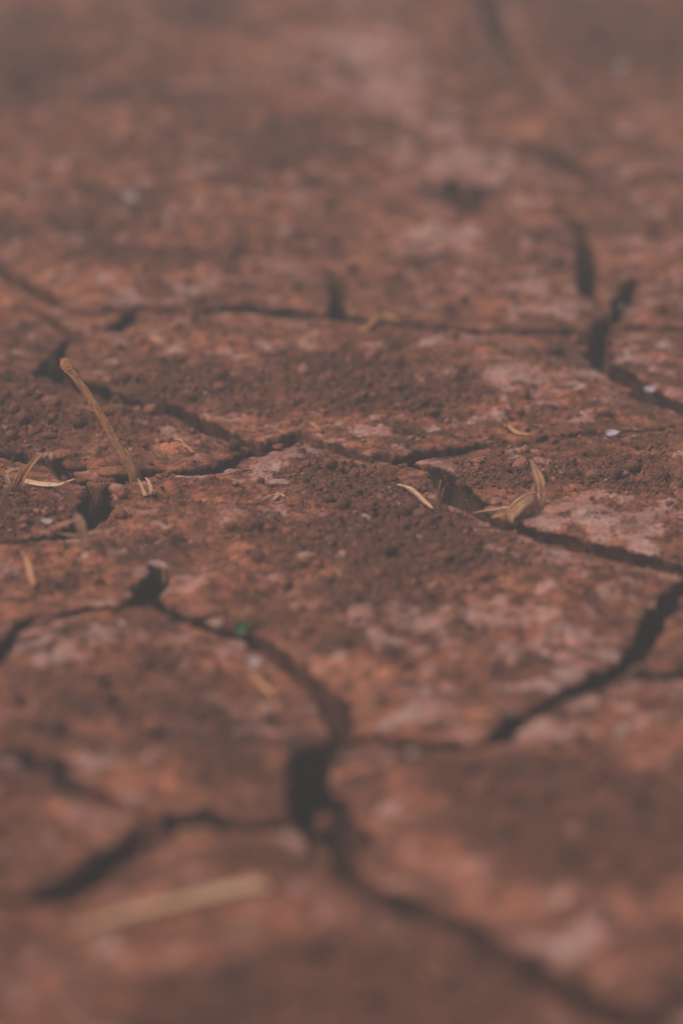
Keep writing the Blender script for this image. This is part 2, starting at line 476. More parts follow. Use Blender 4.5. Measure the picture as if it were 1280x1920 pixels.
def stone_material():
    m, nt, bs = new_mat('pale_stone')
    geo = N(nt, 'ShaderNodeNewGeometry'); pos = geo.outputs['Position']
    col = ramp(nt, noise(nt, pos, 350, 4), [(0.35, (0.28, 0.14, 0.105)), (0.55, (0.38, 0.22, 0.18)), (0.75, (0.43, 0.29, 0.25))])
    nt.links.new(col, bs.inputs['Base Color'])
    bs.inputs['Roughness'].default_value = 0.6
    bp = N(nt, 'ShaderNodeBump'); bp.inputs['Strength'].default_value = 0.4; bp.inputs['Distance'].default_value = 0.0008
    nt.links.new(noise(nt, pos, 700, 3), bp.inputs['Height']); nt.links.new(bp.outputs[0], bs.inputs['Normal'])
    return m

def straw_material(name, pale, mid, dark, spot=0.5, thin=0.0):
    """dry fibre: streaks run along the piece (attribute 'along': across, along)"""
    m, nt, bs = new_mat(name)
    a = N(nt, 'ShaderNodeAttribute', attribute_name='along').outputs['Vector']
    mp = N(nt, 'ShaderNodeMapping'); mp.inputs['Scale'].default_value = (9, 1.2, 1)
    nt.links.new(a, mp.inputs['Vector'])
    n1 = noise(nt, mp.outputs[0], 1.6, 4, 0.6)
    mp2 = N(nt, 'ShaderNodeMapping'); mp2.inputs['Scale'].default_value = (3, 6, 1)
    nt.links.new(a, mp2.inputs['Vector'])
    n2 = noise(nt, mp2.outputs[0], 1.0, 4, 0.65)
    col = ramp(nt, n1, [(0.30, dark), (0.43, mid), (0.57, pale)])
    dirt = ramp(nt, n2, [(0.36, (0.45, 0.38, 0.33)), (0.55, (1, 1, 1))])
    col = mix(nt, spot, col, dirt, 'MULTIPLY')
    nt.links.new(col, bs.inputs['Base Color'])
    bs.inputs['Roughness'].default_value = 0.62
    bp = N(nt, 'ShaderNodeBump'); bp.inputs['Strength'].default_value = 0.7; bp.inputs['Distance'].default_value = 0.0004
    nt.links.new(n1, bp.inputs['Height']); nt.links.new(bp.outputs[0], bs.inputs['Normal'])
    if thin > 0:                           # a dry leaf lets light through
        tr = N(nt, 'ShaderNodeBsdfTranslucent'); gm = N(nt, 'ShaderNodeGamma'); gm.inputs[1].default_value = 0.5
        nt.links.new(col, gm.inputs[0]); nt.links.new(gm.outputs[0], tr.inputs['Color'])
        ms = N(nt, 'ShaderNodeMixShader'); ms.inputs[0].default_value = thin
        nt.links.new(bs.outputs[0], ms.inputs[1]); nt.links.new(tr.outputs[0], ms.inputs[2])
        out = [n for n in nt.nodes if n.type == 'OUTPUT_MATERIAL'][0]
        nt.links.new(ms.outputs[0], out.inputs['Surface'])
    return m

def plain_material(name, col, rough=0.6, var=0.25, scale=500):
    m, nt, bs = new_mat(name)
    geo = N(nt, 'ShaderNodeNewGeometry')
    n = noise(nt, geo.outputs['Position'], scale, 3)
    lo = tuple(c * (1 - var) for c in col); hi = tuple(min(1, c * (1 + var)) for c in col)
    nt.links.new(ramp(nt, n, [(0.35, lo), (0.65, hi)]), bs.inputs['Base Color'])
    bs.inputs['Roughness'].default_value = rough
    return m

M_SOIL = soil_material()
M_CLOD = clod_material()
M_STONE = stone_material()
M_STALK = straw_material('weathered_stalk', (0.78, 0.37, 0.17), (0.52, 0.22, 0.085), (0.22, 0.085, 0.035), 0.6, 0.0)
M_STRAW = straw_material('dry_straw', (0.86, 0.54, 0.34), (0.66, 0.36, 0.20), (0.22, 0.09, 0.04), 0.5)
M_HUSK = straw_material('dry_husk', (0.86, 0.52, 0.32), (0.62, 0.33, 0.17), (0.18, 0.075, 0.035), 0.5)
M_ORANGE = straw_material('orange_straw', (0.70, 0.34, 0.17), (0.52, 0.22, 0.10), (0.22, 0.08, 0.035), 0.5)
M_GREYSTRAW = straw_material('bleached_straw', (0.60, 0.40, 0.30), (0.44, 0.27, 0.19), (0.26, 0.14, 0.09), 0.5)
M_PALE = straw_material('pale_straw', (0.90, 0.62, 0.42), (0.80, 0.50, 0.30), (0.50, 0.27, 0.14), 0.25)
M_NODE = plain_material('burnt_orange_fibre', (0.60, 0.26, 0.08), 0.8)
M_PETAL = plain_material('faded_petal', (0.42, 0.34, 0.46), 0.5, 0.08)
M_CHIP = plain_material('pale_chip', (0.36, 0.29, 0.30), 0.5, 0.1)
M_GREEN = plain_material('fresh_leaf', (0.03, 0.15, 0.03), 0.45, 0.3)

# ------------------------------------------------------------------ mesh helpers
def link(name, me, parent=None, mat=None, smooth=True):
    o = bpy.data.objects.new(name, me)
    COL.objects.link(o)
    if mat is not None and not me.materials:
        me.materials.append(mat)
    if parent is not None:
        o.parent = parent
    return o

def mesh_np(name, V, Q, smooth=True, attrs=None):
    me = bpy.data.meshes.new(name)
    k = Q.shape[1]
    me.vertices.add(len(V)); me.vertices.foreach_set('co', np.ascontiguousarray(V, np.float32).ravel())
    me.loops.add(Q.size); me.loops.foreach_set('vertex_index', np.ascontiguousarray(Q, np.int32).ravel())
    me.polygons.add(len(Q)); me.polygons.foreach_set('loop_start', np.arange(0, Q.size, k, dtype=np.int32))
    me.update(calc_edges=True)
    me.polygons.foreach_set('use_smooth', np.full(len(Q), smooth))
    for an, av in (attrs or {}).items():
        if av.ndim == 1:
            a = me.attributes.new(an, 'FLOAT', 'POINT'); a.data.foreach_set('value', np.ascontiguousarray(av, np.float32))
        else:
            a = me.attributes.new(an, 'FLOAT_VECTOR', 'POINT'); a.data.foreach_set('vector', np.ascontiguousarray(av, np.float32).ravel())
    return me

def tag(o, label=None, cat=None, group=None, kind=None):
    if label: o['label'] = label
    if cat: o['category'] = cat
    if group: o['group'] = group
    if kind: o['kind'] = kind
    return o

def empty(name, loc):
    e = bpy.data.objects.new(name, None); COL.objects.link(e)
    e.location = loc; e.empty_display_size = 0.01
    return e

# ------------------------------------------------------------------ the ground: one sheet of subsoil that is the floor of the cracks, the plates lie in it
bx = spaced([(-24, 3), (-3, 0.5), (-1.3, 0.05), (-0.3, 0.01), (-0.2, 0.004), (0.2, 0.004), (0.3, 0.01), (1.3, 0.05), (3, 0.5), (24, 3)])
by = spaced([(-20, 3), (-1, 0.3), (1.0, 0.04), (1.75, 0.010), (2.2, 0.006), (3.0, 0.006), (4.0, 0.014), (6.2, 0.06), (8, 0.6), (28, 3)])
BX, BY = np.meshgrid(bx, by)
edge = np.maximum(np.abs(BX) - 1.08, np.maximum(BY - 5.9, 1.2 - BY))
BZ = -0.052 + 0.006 * fbm(BX, BY, 0.05, 3, 111) + 0.003 * fbm(BX, BY, 0.012, 2, 113)
BZ = BZ + (0.052 - 0.004) * sstep(-0.06, 0.05, edge) + 0.06 * sstep(0.5, 3, edge) * fbm(BX, BY, 1.2, 2, 115)
nbx, nby = len(bx), len(by)
ii = (np.arange(nby - 1)[:, None] * nbx + np.arange(nbx - 1)[None, :]).ravel()
BQ = np.stack([ii, ii + 1, ii + nbx + 1, ii + nbx], 1)
V = np.stack([BX, BY, BZ], -1).reshape(-1, 3)
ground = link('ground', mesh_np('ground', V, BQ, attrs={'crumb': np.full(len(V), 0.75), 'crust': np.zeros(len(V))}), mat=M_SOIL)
tag(ground, 'dry red earth broken by deep winding cracks', 'ground', kind='structure')

# the plates
jj, ic = np.meshgrid(np.arange(NY - 1), np.arange(NX - 1), indexing='ij')
v00 = jj * NX + ic
Tmin = np.minimum(np.minimum(T[:-1, :-1], T[1:, :-1]), np.minimum(T[:-1, 1:], T[1:, 1:]))
cell_lab = np.maximum.reduce([np.where(T[a:NY - 1 + a, b:NX - 1 + b] < 1, near[a:NY - 1 + a, b:NX - 1 + b], 0) for a in (0, 1) for b in (0, 1)])
# a cell goes to the plate of its corner nearest to solid earth
best = np.full(cell_lab.shape, -9.0); cell_lab = np.zeros_like(cell_lab)
for a in (0, 1):
    for b in (0, 1):
        cc = C[a:NY - 1 + a, b:NX - 1 + b]; ll = near[a:NY - 1 + a, b:NX - 1 + b]
        pick = (cc > best) & (ll > 0)
        cell_lab = np.where(pick, ll, cell_lab); best = np.where(pick, cc, best)
cell_lab = np.where(Tmin < 1, cell_lab, 0)
PV = np.stack([VX, VY, VZ], -1).reshape(-1, 3)
fc, fk = CRUMB.ravel(), CRUST.ravel()
fcw = np.where(T.ravel() > 0, np.maximum(fc, 0.5), fc); fkw = np.where(T.ravel() > 0, 0, fk)  # crack walls get a darker colour than most plate tops, and no crust
n_plates = 0
for l in lid:
    m = cell_lab == l
    if m.sum() < 12:
        continue
    a = v00[m]
    Q = np.stack([a, a + 1, a + NX + 1, a + NX], 1)
    u, inv = np.unique(Q, return_inverse=True)
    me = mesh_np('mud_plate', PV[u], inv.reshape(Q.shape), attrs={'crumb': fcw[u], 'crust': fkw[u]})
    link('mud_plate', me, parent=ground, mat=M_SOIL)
    n_plates += 1
print('plates', n_plates, 'grid', NX, NY)

# ------------------------------------------------------------------ loose crumbs
def ico(sub=1):
    bm = bmesh.new(); bmesh.ops.create_icosphere(bm, subdivisions=sub, radius=1.0)
    bm.verts.ensure_lookup_table()
    v = np.array([p.co[:] for p in bm.verts]); f = np.array([[q.index for q in p.verts] for p in bm.faces])
    bm.free()
    return v, f

def lumpy(v, seed, amt=0.35, cuts=5):
    r = np.random.default_rng(seed)
    d = np.ones(len(v))
    for _ in range(cuts):                  # chop flat facets off a ball: an angular crumb
        n = r.normal(size=3); n /= np.linalg.norm(n)
        k = r.uniform(0.5, 0.85)
        dn = (v * d[:, None]) @ n
        d = np.where(dn > k, d * k / np.maximum(dn, 1e-6), d)
    d *= 1 + amt * r.uniform(-0.5, 0.5, len(v))
    return v * d[:, None] * r.uniform(0.75, 1.2, 3)[None]

iv, ifc = ico(1)                            # 12 verts, 20 faces
shapes = [lumpy(iv, s, 0.75, 4) for s in range(24)]

def rand_rot(n, r):
    q = r.normal(size=(n, 4)); q /= np.linalg.norm(q, axis=1)[:, None]
    w, x, y, z = q.T
    return np.stack([np.stack([1 - 2 * (y * y + z * z), 2 * (x * y - z * w), 2 * (x * z + y * w)], -1),
                     np.stack([2 * (x * y + z * w), 1 - 2 * (x * x + z * z), 2 * (y * z - x * w)], -1),
                     np.stack([2 * (x * z - y * w), 2 * (y * z + x * w), 1 - 2 * (x * x + y * y)], -1)], 1)

def bilinear(F, x, y):
    i = np.clip(np.searchsorted(gx, x) - 1, 0, NX - 2); j = np.clip(np.searchsorted(gy, y) - 1, 0, NY - 2)
    u = (x - gx[i]) / (gx[i + 1] - gx[i]); v = (y - gy[j]) / (gy[j + 1] - gy[j])
    return F[j, i] * (1 - u) * (1 - v) + F[j, i + 1] * u * (1 - v) + F[j + 1, i] * (1 - u) * v + F[j + 1, i + 1] * u * v

def scatter(n, x0, x1, y0, y1, weight, r):
    xs = np.empty(0); ys = np.empty(0)
    while len(xs) < n:
        x = r.uniform(x0, x1, n * 2); y = r.uniform(y0, y1, n * 2)
        w = weight(x, y)
        k = r.random(n * 2) < w
        xs = np.concatenate([xs, x[k]]); ys = np.concatenate([ys, y[k]])
    return xs[:n], ys[:n]

r = np.random.default_rng(33)
clump = lambda x, y: 0.55 + 0.9 * fbm(x, y, 0.018, 2, 131)
wt = lambda x, y: np.clip((bilinear(CRUMB, x, y) ** 1.6 * clump(x, y) + 0.035 * (1 - bilinear(CRUST, x, y))) * (bilinear(C, x, y) > 0.0006), 0, 1)
NEAR_N, FAR_N = 36000, 4500
x1, y1 = scatter(NEAR_N, -0.19, 0.19, 2.25, 2.88, wt, r)
x2, y2 = scatter(FAR_N, -0.30, 0.30, 1.75, 3.7, wt, r)
sz1 = 0.00032 * (1 - r.random(NEAR_N)) ** -0.42; sz1 = np.clip(sz1, 0, 0.0016)
sz2 = np.clip(0.0009 * (1 - r.random(FAR_N)) ** -0.5, 0, 0.0045)
# grit fallen into the cracks
bw = lambda x, y: np.clip((bilinear(C, x, y) < -0.001) * 1.0, 0, 1)
x3, y3 = scatter(2500, -0.2, 0.2, 1.9, 3.0, bw, r)
sz3 = np.clip(0.0010 * (1 - r.random(2500)) ** -0.4, 0, 0.0035)
cxs = np.concatenate([x1, x2, x3]); cys = np.concatenate([y1, y2, y3]); szs = np.concatenate([sz1, sz2, sz3])
zt = bilinear(H, cxs, cys)
def bed_z(x, y):
    i = np.clip(np.searchsorted(bx, x) - 1, 0, nbx - 2); j = np.clip(np.searchsorted(by, y) - 1, 0, nby - 2)
    u = (x - bx[i]) / (bx[i + 1] - bx[i]); v = (y - by[j]) / (by[j + 1] - by[j])
    return BZ[j, i] * (1 - u) * (1 - v) + BZ[j, i + 1] * u * (1 - v) + BZ[j + 1, i] * (1 - u) * v + BZ[j + 1, i + 1] * u * v
zt[-2500:] = bed_z(x3, y3)
nC = len(cxs)
R = rand_rot(nC, r)
sh = np.array(shapes)[r.integers(0, len(shapes), nC)]            # n,12,3
Vc = np.einsum('nij,nkj->nki', R, sh) * szs[:, None, None]
Vc[..., 2] *= 0.85
Vc += np.stack([cxs, cys, zt + szs * 0.38], -1)[:, None, :]
tone = np.clip(0.68 - 0.24 * bilinear(CRUMB, cxs, cys) + 0.22 * r.normal(size=nC) + 0.25 * fbm(cxs, cys, 0.03, 2, 141), 0.0, 0.93)
tone[r.random(nC) < 0.004] = 1.0
nvi = len(iv)
Fc = (ifc[None] + (np.arange(nC) * nvi)[:, None, None]).reshape(-1, 3)
me = mesh_np('soil_crumbs', Vc.reshape(-1, 3), Fc, smooth=True, attrs={'tone': np.repeat(tone, nvi)})
crumbs = link('soil_crumbs', me, mat=M_CLOD)
tag(crumbs, 'fine loose crumbs of dark red soil strewn over the plates', 'soil crumbs', kind='stuff')

# clods large enough to pick out one by one
iv2, if2 = ico(2)
clod_mesh = []
for s in range(8):
    v = lumpy(iv2, 200 + s, 0.16, 9)
    v = v * (1 + 0.28 * np.array([perlin(p[0] * 1.6 + s, p[1] * 1.6 + p[2] * 1.9, s) + 0.5 * perlin(p[0] * 3.7 + p[2], p[1] * 3.7 - p[2] * 2, s + 3) for p in v]))[:, None]
    t = np.full(len(v), [0.30, 0.45, 0.6, 0.7, 0.5, 0.38, 0.78, 0.55][s])
    me = mesh_np('soil_clod', v, if2, smooth=True, attrs={'tone': t}); me.materials.append(M_CLOD)
    clod_mesh.append(me)

xs, ys = scatter(90, -0.19, 0.19, 2.28, 2.82, lambda x, y: wt(x, y) * (np.abs(x) < half_w(y)), r)
for k in range(len(xs)):
    s = 0.0011 + 0.0019 * r.random() ** 3.5
    o = link('soil_clod', clod_mesh[k % 8], parent=ground)
    o.scale = (s * r.uniform(.8, 1.3), s * r.uniform(.8, 1.3), s * r.uniform(.6, .95))
    o.rotation_euler = (r.uniform(-.4, .4), r.uniform(-.4, .4), r.uniform(0, 6.28))
    o.location = (xs[k], ys[k], surf(xs[k], ys[k]) + s * 0.35)

def clod(px, py, w_px, h_px, mesh, label, cat='soil clod', name='soil_clod', sink=0.3, rz=0.0, mat=None):
    g = on_ground(px, py + h_px * 0.35)
    sc = g[1] / math.cos(PITCH) / FPX
    o = link(name, mesh)
    rx_ = w_px * sc / 2; rz_ = h_px * sc / 2
    o.scale = (rx_, rx_ * 0.8, rz_); o.rotation_euler = (0, 0, rz)
    o.location = (g[0], g[1], g[2] + rz_ * (1 - 2 * sink))
    tag(o, label, cat, 'large clods lying on the plates' if cat == 'soil clod' else None)
    return o
clod(490, 908, 24, 22, clod_mesh[0], 'dark rough soil clod touching the pale flat stone')
clod(832, 1042, 44, 34, clod_mesh[2], 'large orange soil clod just below the humped grey stone')
clod(122, 852, 44, 26, clod_mesh[6], 'pinkish rounded clod on the crumbly mound left of the leaning stalk')
clod(200, 842, 28, 22, clod_mesh[1], 'dark clod with a lit top close beside the leaning stalk')
clod(20, 805, 32, 18, clod_mesh[3], 'low brown clod on the crumbly slope far left of the stalk')
clod(95, 800, 34, 14, clod_mesh[7], 'flat greyish clod amid dark crumbs left of the stalk')
clod(140, 878, 36, 26, clod_mesh[5], 'broken brown clod at the end of the gully left of the stalk')
clod(158, 892, 36, 22, clod_mesh[4], 'chunky clod above the black hole below the stalk')
clod(215, 880, 60, 26, clod_mesh[6], 'long fibrous clod wedged against the foot of the stalk')
clod(212, 768, 44, 22, clod_mesh[7], 'brown clod at the crack edge behind the stalk')
clod(100, 745, 46, 26, clod_mesh[6], 'pinkish clod on top of the mound behind the stalk')
clod(520, 838, 30, 18, clod_mesh[3], 'brown clod jammed in the crack above the pale crust', sink=0.1)
clod(700, 958, 16, 13, clod_mesh[2], 'round orange clod in the middle of the crumb patch')
clod(655, 940, 20, 15, clod_mesh[3], 'rusty clod among the crumbs right of the straw scrap')
clod(1130, 1300, 34, 26, clod_mesh[0], 'blurred dark clod on the plate beside the forking crack')
clod(390, 1140, 70, 40, clod_mesh[6], 'blurred rounded lump at the crack edge left of the green sprout')
clod(610, 1535, 34, 56, clod_mesh[6], 'blurred pinkish lump leaning in the widest black crack', rz=0.5)

# pale flat stones
st_mesh = []
for s in range(4):
    v = lumpy(iv2, 300 + s, 0.04, 6); v[:, 2] *= 0.9
    me = mesh_np('flat_stone', v, if2, smooth=True); me.materials.append(M_STONE); st_mesh.append(me)
def stone(px, py, w_px, h_px, k, label):
    o = clod(px, py, w_px, h_px, st_mesh[k], label, 'stone', 'flat_stone', sink=0.35)
    o['group'] = 'pale stones in the soil'
stone(526, 905, 60, 16, 0, 'pale smooth flat stone with a dark clod at its left end')
stone(780, 1004, 54, 22, 1, 'humped grey pink stone half buried at the rim of the crumbs')
stone(940, 1033, 28, 12, 2, 'small whitish pebble on the plate below the husk')
stone(570, 1042, 50, 16, 3, 'blurred pale pebble lying alone on the orange plate')

# ------------------------------------------------------------------ straw
def catmull(P, n):
    P = np.array(P, float)
    if len(P) == 2:
        t = np.linspace(0, 1, n)[:, None]
        return P[0] + (P[1] - P[0]) * t
    E = np.vstack([2 * P[0] - P[1], P, 2 * P[-1] - P[-2]])
    out = []
    for t in np.linspace(0, len(P) - 1 - 1e-9, n):
        i = int(t); f = t - i
        p0, p1, p2, p3 = E[i], E[i + 1], E[i + 2], E[i + 3]
        out.append(0.5 * ((2 * p1) + (p2 - p0) * f + (2 * p0 - 5 * p1 + 4 * p2 - p3) * f * f + (3 * p1 - p0 - 3 * p2 + p3) * f ** 3))
    return np.array(out)

def ribbon(name, pts, widths, mat, parent, facing=(0, -0.9, 0.45), thick=0.0004, fold=0.18, rag=0.1, n=28, m=9, seed=0, org=(0, 0, 0), twist=0.0):
    """a dry leaf or fibre strip: curved, folded along its length, ragged at the edge, with thickness"""
    rr = np.random.default_rng(seed + 900)
    P = catmull(pts, n)
    Wd = np.interp(np.linspace(0, 1, n), np.linspace(0, 1, len(widths)), widths)
    f = np.array(facing, float); f /= np.linalg.norm(f)
    T_ = np.gradient(P, axis=0); T_ /= np.linalg.norm(T_, axis=1)[:, None] + 1e-12
    V, A = [], []
    ridge = rr.normal(size=m) * 0.10
    ln = np.concatenate([[0], np.cumsum(np.linalg.norm(np.diff(P, axis=0), axis=1))])
    for side in (1, -1):
        for i in range(n):
            s = np.cross(T_[i], f); s /= np.linalg.norm(s) + 1e-9
            up = np.cross(s, T_[i])
            a = twist * i / (n - 1)
            s, up = s * math.cos(a) + up * math.sin(a), up * math.cos(a) - s * math.sin(a)
            jag = 1 + rag * (rr.random() - 0.5) * 2
            for k in range(m):
                u = k / (m - 1) * 2 - 1
                h = fold * Wd[i] * (abs(u) - 0.5) + ridge[k] * Wd[i]
                V.append(P[i] + s * u * Wd[i] / 2 * jag + up * (h + side * thick / 2 * (1.2 - abs(u) * 0.7)))
                A.append((u * 0.5 + seed, ln[i] * 90 + seed, seed * 1.7))
    F = []
    o2 = n * m
    for i in range(n - 1):
        for k in range(m - 1):
            a = i * m + k
            F.append((a, a + m, a + m + 1, a + 1)); F.append((o2 + a, o2 + a + 1, o2 + a + m + 1, o2 + a + m))
        a = i * m
        F.append((a, o2 + a, o2 + a + m, a + m))
        a = i * m + m - 1
        F.append((a, a + m, o2 + a + m, o2 + a))
    for i in (0, n - 1):
        for k in range(m - 1):
            a = i * m + k
            q = (a, a + 1, o2 + a + 1, o2 + a)
            F.append(q if i == 0 else q[::-1])
    V = np.array(V) - np.array(org)
    me = mesh_np(name, V, np.array(F), attrs={'along': np.array(A)})
    return link(name, me, parent=parent, mat=mat)

def tube(name, pts, radii, mat, parent, n=40, m=16, ridges=0.06, seed=0, org=(0, 0, 0), rough=0.03):
    rr = np.random.default_rng(seed + 700)
    P = catmull(pts, n)
    Rd = np.interp(np.linspace(0, 1, n), np.linspace(0, 1, len(radii)), radii)
    T_ = np.gradient(P, axis=0); T_ /= np.linalg.norm(T_, axis=1)[:, None] + 1e-12
    ref = np.array((0.3, 1.0, 0.2))
    prof = 1 + ridges * np.interp(np.arange(m), np.arange(0, m, 2), rr.normal(size=len(range(0, m, 2))))
    ln = np.concatenate([[0], np.cumsum(np.linalg.norm(np.diff(P, axis=0), axis=1))])
    V, A = [], []
    for i in range(n):
        s = np.cross(T_[i], ref); s /= np.linalg.norm(s); u = np.cross(T_[i], s)
        for k in range(m):
            a = 2 * math.pi * k / m
            rad = Rd[i] * prof[k] * (1 + rough * rr.normal())
            V.append(P[i] + (s * math.cos(a) + u * math.sin(a)) * rad)
            A.append((min(k, m - k) / m * 2 + seed, ln[i] * 90, seed * 1.3))
    F = []
    for i in range(n - 1):
        for k in range(m):
            a, b = i * m + k, i * m + (k + 1) % m
            F.append((a, b, b + m, a + m))
    V.append(P[0]); V.append(P[-1]); A.append((0, 0, 0)); A.append((0, ln[-1] * 90, 0))
    c0, c1 = len(V) - 2, len(V) - 1
    V = np.array(V) - np.array(org)
    me = bpy.data.meshes.new(name)
    F += [(c0, (k + 1) % m, k) for k in range(m)] + [(c1, (n - 1) * m + k, (n - 1) * m + (k + 1) % m) for k in range(m)]
    me.from_pydata(V.tolist(), [], F)
    me.polygons.foreach_set('use_smooth', np.full(len(F), True))
    at_ = me.attributes.new('along', 'FLOAT_VECTOR', 'POINT'); at_.data.foreach_set('vector', np.array(A, np.float32).ravel())
    return link(name, me, parent=parent, mat=mat)

def px_m(Yw):
    return Yw / math.cos(PITCH) / FPX      # metres per photo pixel at that depth (about)

# --- the leaning stalk
b = on_ground(252, 893); YB = b[1]; s = px_m(YB)
stalk = tag(empty('dry_stalk', b), 'broken brown plant stalk leaning out of the crack, frayed orange at its tip', 'stalk')
line = [at(256, 908, YB + .001), at(250, 886, YB), at(228, 848, YB), at(198, 795, YB + .001), at(163, 738, YB + .003), at(138, 704, YB + .004), at(121, 682, YB + .005)]
tube('stem', line, [12 * s, 11 * s, 9.5 * s, 8.5 * s, 8 * s, 7.5 * s, 8 * s, 8.5 * s], M_STALK, stalk, n=70, m=18, ridges=0.09, seed=1, org=b, rough=0.035)
tube('node', [at(131, 697, YB + .0035), at(125, 688, YB + .0045), at(119, 679, YB + .005)], [8.6 * s, 10.5 * s, 9 * s], M_STALK, stalk, n=10, m=14, ridges=0.12, seed=2, org=b, rough=0.09)
rr = np.random.default_rng(3)
for k in range(13):
    x0, y0 = 114 + 12 * rr.random(), 683 + 3 * rr.random()
    yo = YB + .0035 + .003 * rr.random()
    ribbon('tip_fibre', [at(x0, y0, yo), at(x0 - 1 + 2 * rr.random(), y0 - 6, yo), at(x0 - 3 + 5 * rr.random(), y0 - 9 - 6 * rr.random(), yo)], [4.5 * s, 3.5 * s, 1.2 * s], M_NODE, stalk, n=6, m=3, seed=k, org=b)
ribbon('peeled_strip', [at(188, 790, YB - .002), at(178, 774, YB - .003), at(170, 770, YB - .004), at(163, 767, YB - .005)], [3.5 * s, 3 * s, 2.4 * s, 1 * s], M_STRAW, stalk, n=12, m=4, seed=5, org=b)
ribbon('peeled_strip', [at(117, 690, YB - .0005), at(124, 697, YB - .001), at(134, 706, YB - .0015), at(150, 727, YB - .002)], [1.6 * s, 2.6 * s, 2.4 * s, 1 * s], M_STRAW, stalk, n=14, m=4, seed=6, org=b)
ribbon('peeled_strip', [at(236, 842, YB - .0025), at(241, 852, YB - .003), at(248, 868, YB - .003), at(257, 886, YB - .003)], [2 * s, 3.6 * s, 4 * s, 1 * s], M_STRAW, stalk, n=12, m=4, seed=7, org=b)

for k, (x0, y0, x1, y1) in enumerate([(152, 725, 147, 716), (205, 803, 199, 800), (176, 757, 182, 752), (219, 828, 225, 824), (131, 700, 138, 694), (119, 684, 112, 690)]):
    ribbon('fibre', [at(x0, y0, YB - .001), at((x0 + x1) / 2, (y0 + y1) / 2 - 1, YB - .002), at(x1, y1, YB - .002)], [1.6 * s, 1.3 * s, 0.6 * s], M_STRAW, stalk, n=6, m=3, seed=90 + k, org=b)

# --- husk beside the wide crack
b = on_ground(1008, 948); YB = b[1]; s = px_m(YB)
husk = tag(empty('torn_husk', b), 'torn straw coloured husk with one upright blade at the crack edge', 'husk')
ribbon('blade', [at(1010, 952, YB), at(1011, 928, YB), at(1010, 905, YB), at(1003, 884, YB + .001), at(995, 862, YB + .002)], [18 * s, 21 * s, 22 * s, 16 * s, 3 * s], M_HUSK, husk, n=34, m=11, fold=0.12, rag=0.10, seed=11, org=b)
ribbon('blade', [at(1006, 949, YB - .003), at(1006, 935, YB - .003), at(1005, 924, YB - .002)], [13 * s, 14 * s, 7 * s], M_STRAW, husk, n=14, m=9, fold=0.25, rag=0.18, seed=12, org=b)
for k in range(11):                         # the sheath is torn into fibrous strips lying side by side
    o = (k - 5) / 5.0
    ribbon('sheath_strip', [at(1002 - 2 * o, 930 + 7 * o, YB - .002 - .0006 * k), at(987 - (k * 7 % 5) - 3 * o, 938 + 11 * o, YB - .005 - .001 * k), at(971 - 3 * o, 950 + 13 * o, YB - .008 - .001 * k), at(957 + 4 * o, 963 + 9 * o, YB - .011 - .001 * k), at(952 + 8 * o, 972 + 8 * o + 4 * (k % 2), YB - .012 - .001 * k)],
           [3 * s, 5 * s, (5 + 2 * (k % 3)) * s, 3.5 * s, 0.8 * s], (M_HUSK, M_STRAW, M_HUSK, M_ORANGE)[k % 4], husk, n=24, m=5, fold=0.35, rag=0.14, seed=80 + k, org=b, facing=(0.25, -0.8, 0.55))
ribbon('sheath_rim', [at(1003, 922, YB - .001), at(990, 926, YB - .003), at(975, 934, YB - .006), at(961, 946, YB - .009), at(952, 956, YB - .011)], [2.5 * s, 4 * s, 5 * s, 5 * s, 3 * s], M_STRAW, husk, n=20, m=5, seed=14, org=b)
ribbon('torn_flap', [at(1012, 953, YB - .004), at(998, 952, YB - .007), at(984, 956, YB - .010), at(974, 968, YB - .012)], [5 * s, 10 * s, 10 * s, 3 * s], M_ORANGE, husk, n=18, m=7, rag=0.25, seed=15, org=b)
ribbon('torn_flap', [at(958, 960, YB - .011), at(945, 961, YB - .014), at(934, 964, YB - .016), at(922, 971, YB - .018)], [6 * s, 11 * s, 10 * s, 3 * s], M_HUSK, husk, n=18, m=7, rag=0.22, seed=16, org=b)
tube('stem', [at(955, 951, YB - .009), at(930, 956, YB - .012), at(905, 959, YB - .014), at(885, 962, YB - .016)], [3.4 * s, 3.2 * s, 2.4 * s, 0.8 * s], M_STRAW, husk, n=20, m=8, seed=17, org=b)
for k, pts in enumerate([[(1014, 922), (1020, 932), (1021, 944)], [(1018, 928), (1024, 937), (1027, 940)], [(1024, 938), (1034, 943), (1041, 948)], [(1006, 948), (1003, 954), (995, 957)], [(985, 955), (978, 966), (972, 972)]]):
    ribbon('fibre', [at(x, y, YB - .001 - .0005 * k) for x, y in pts], [2.2 * s, 1.6 * s, 0.8 * s], M_STRAW, husk, n=10, m=3, seed=20 + k, org=b)

# --- flat things lying on the soil: points in the photograph, laid on the surface
def lay(pts, lift, straight=False):
    if straight:                           # a stiff piece: rests on its ends
        a, b = on_ground(*pts[0]), on_ground(*pts[-1])
        return [a + (b - a) * k / (len(pts) - 1) + np.array((0, 0, l)) for k, l in enumerate(lift)]
    return [on_ground(x, y) + np.array((0, 0, l)) for (x, y), l in zip(pts, lift)]
def lying(name, label, cat, parts, group=None):
    p0 = parts[0]
    b = on_ground(*p0[1][0])
    e = tag(empty(name, b), label, cat, group)
    s = px_m(b[1])
    for k, (pn, pts, lift, wpx, mat, kw) in enumerate(parts):
        ribbon(pn, lay(pts, lift, kw.pop('straight', False)), [w * s for w in wpx], mat, e, facing=kw.pop('facing', (0, -0.35, 0.95)), seed=kw.pop('seed', hash(len(label)) % 50 + k), org=b, **kw)
    return e
G = 'scraps of straw on the cracked earth'
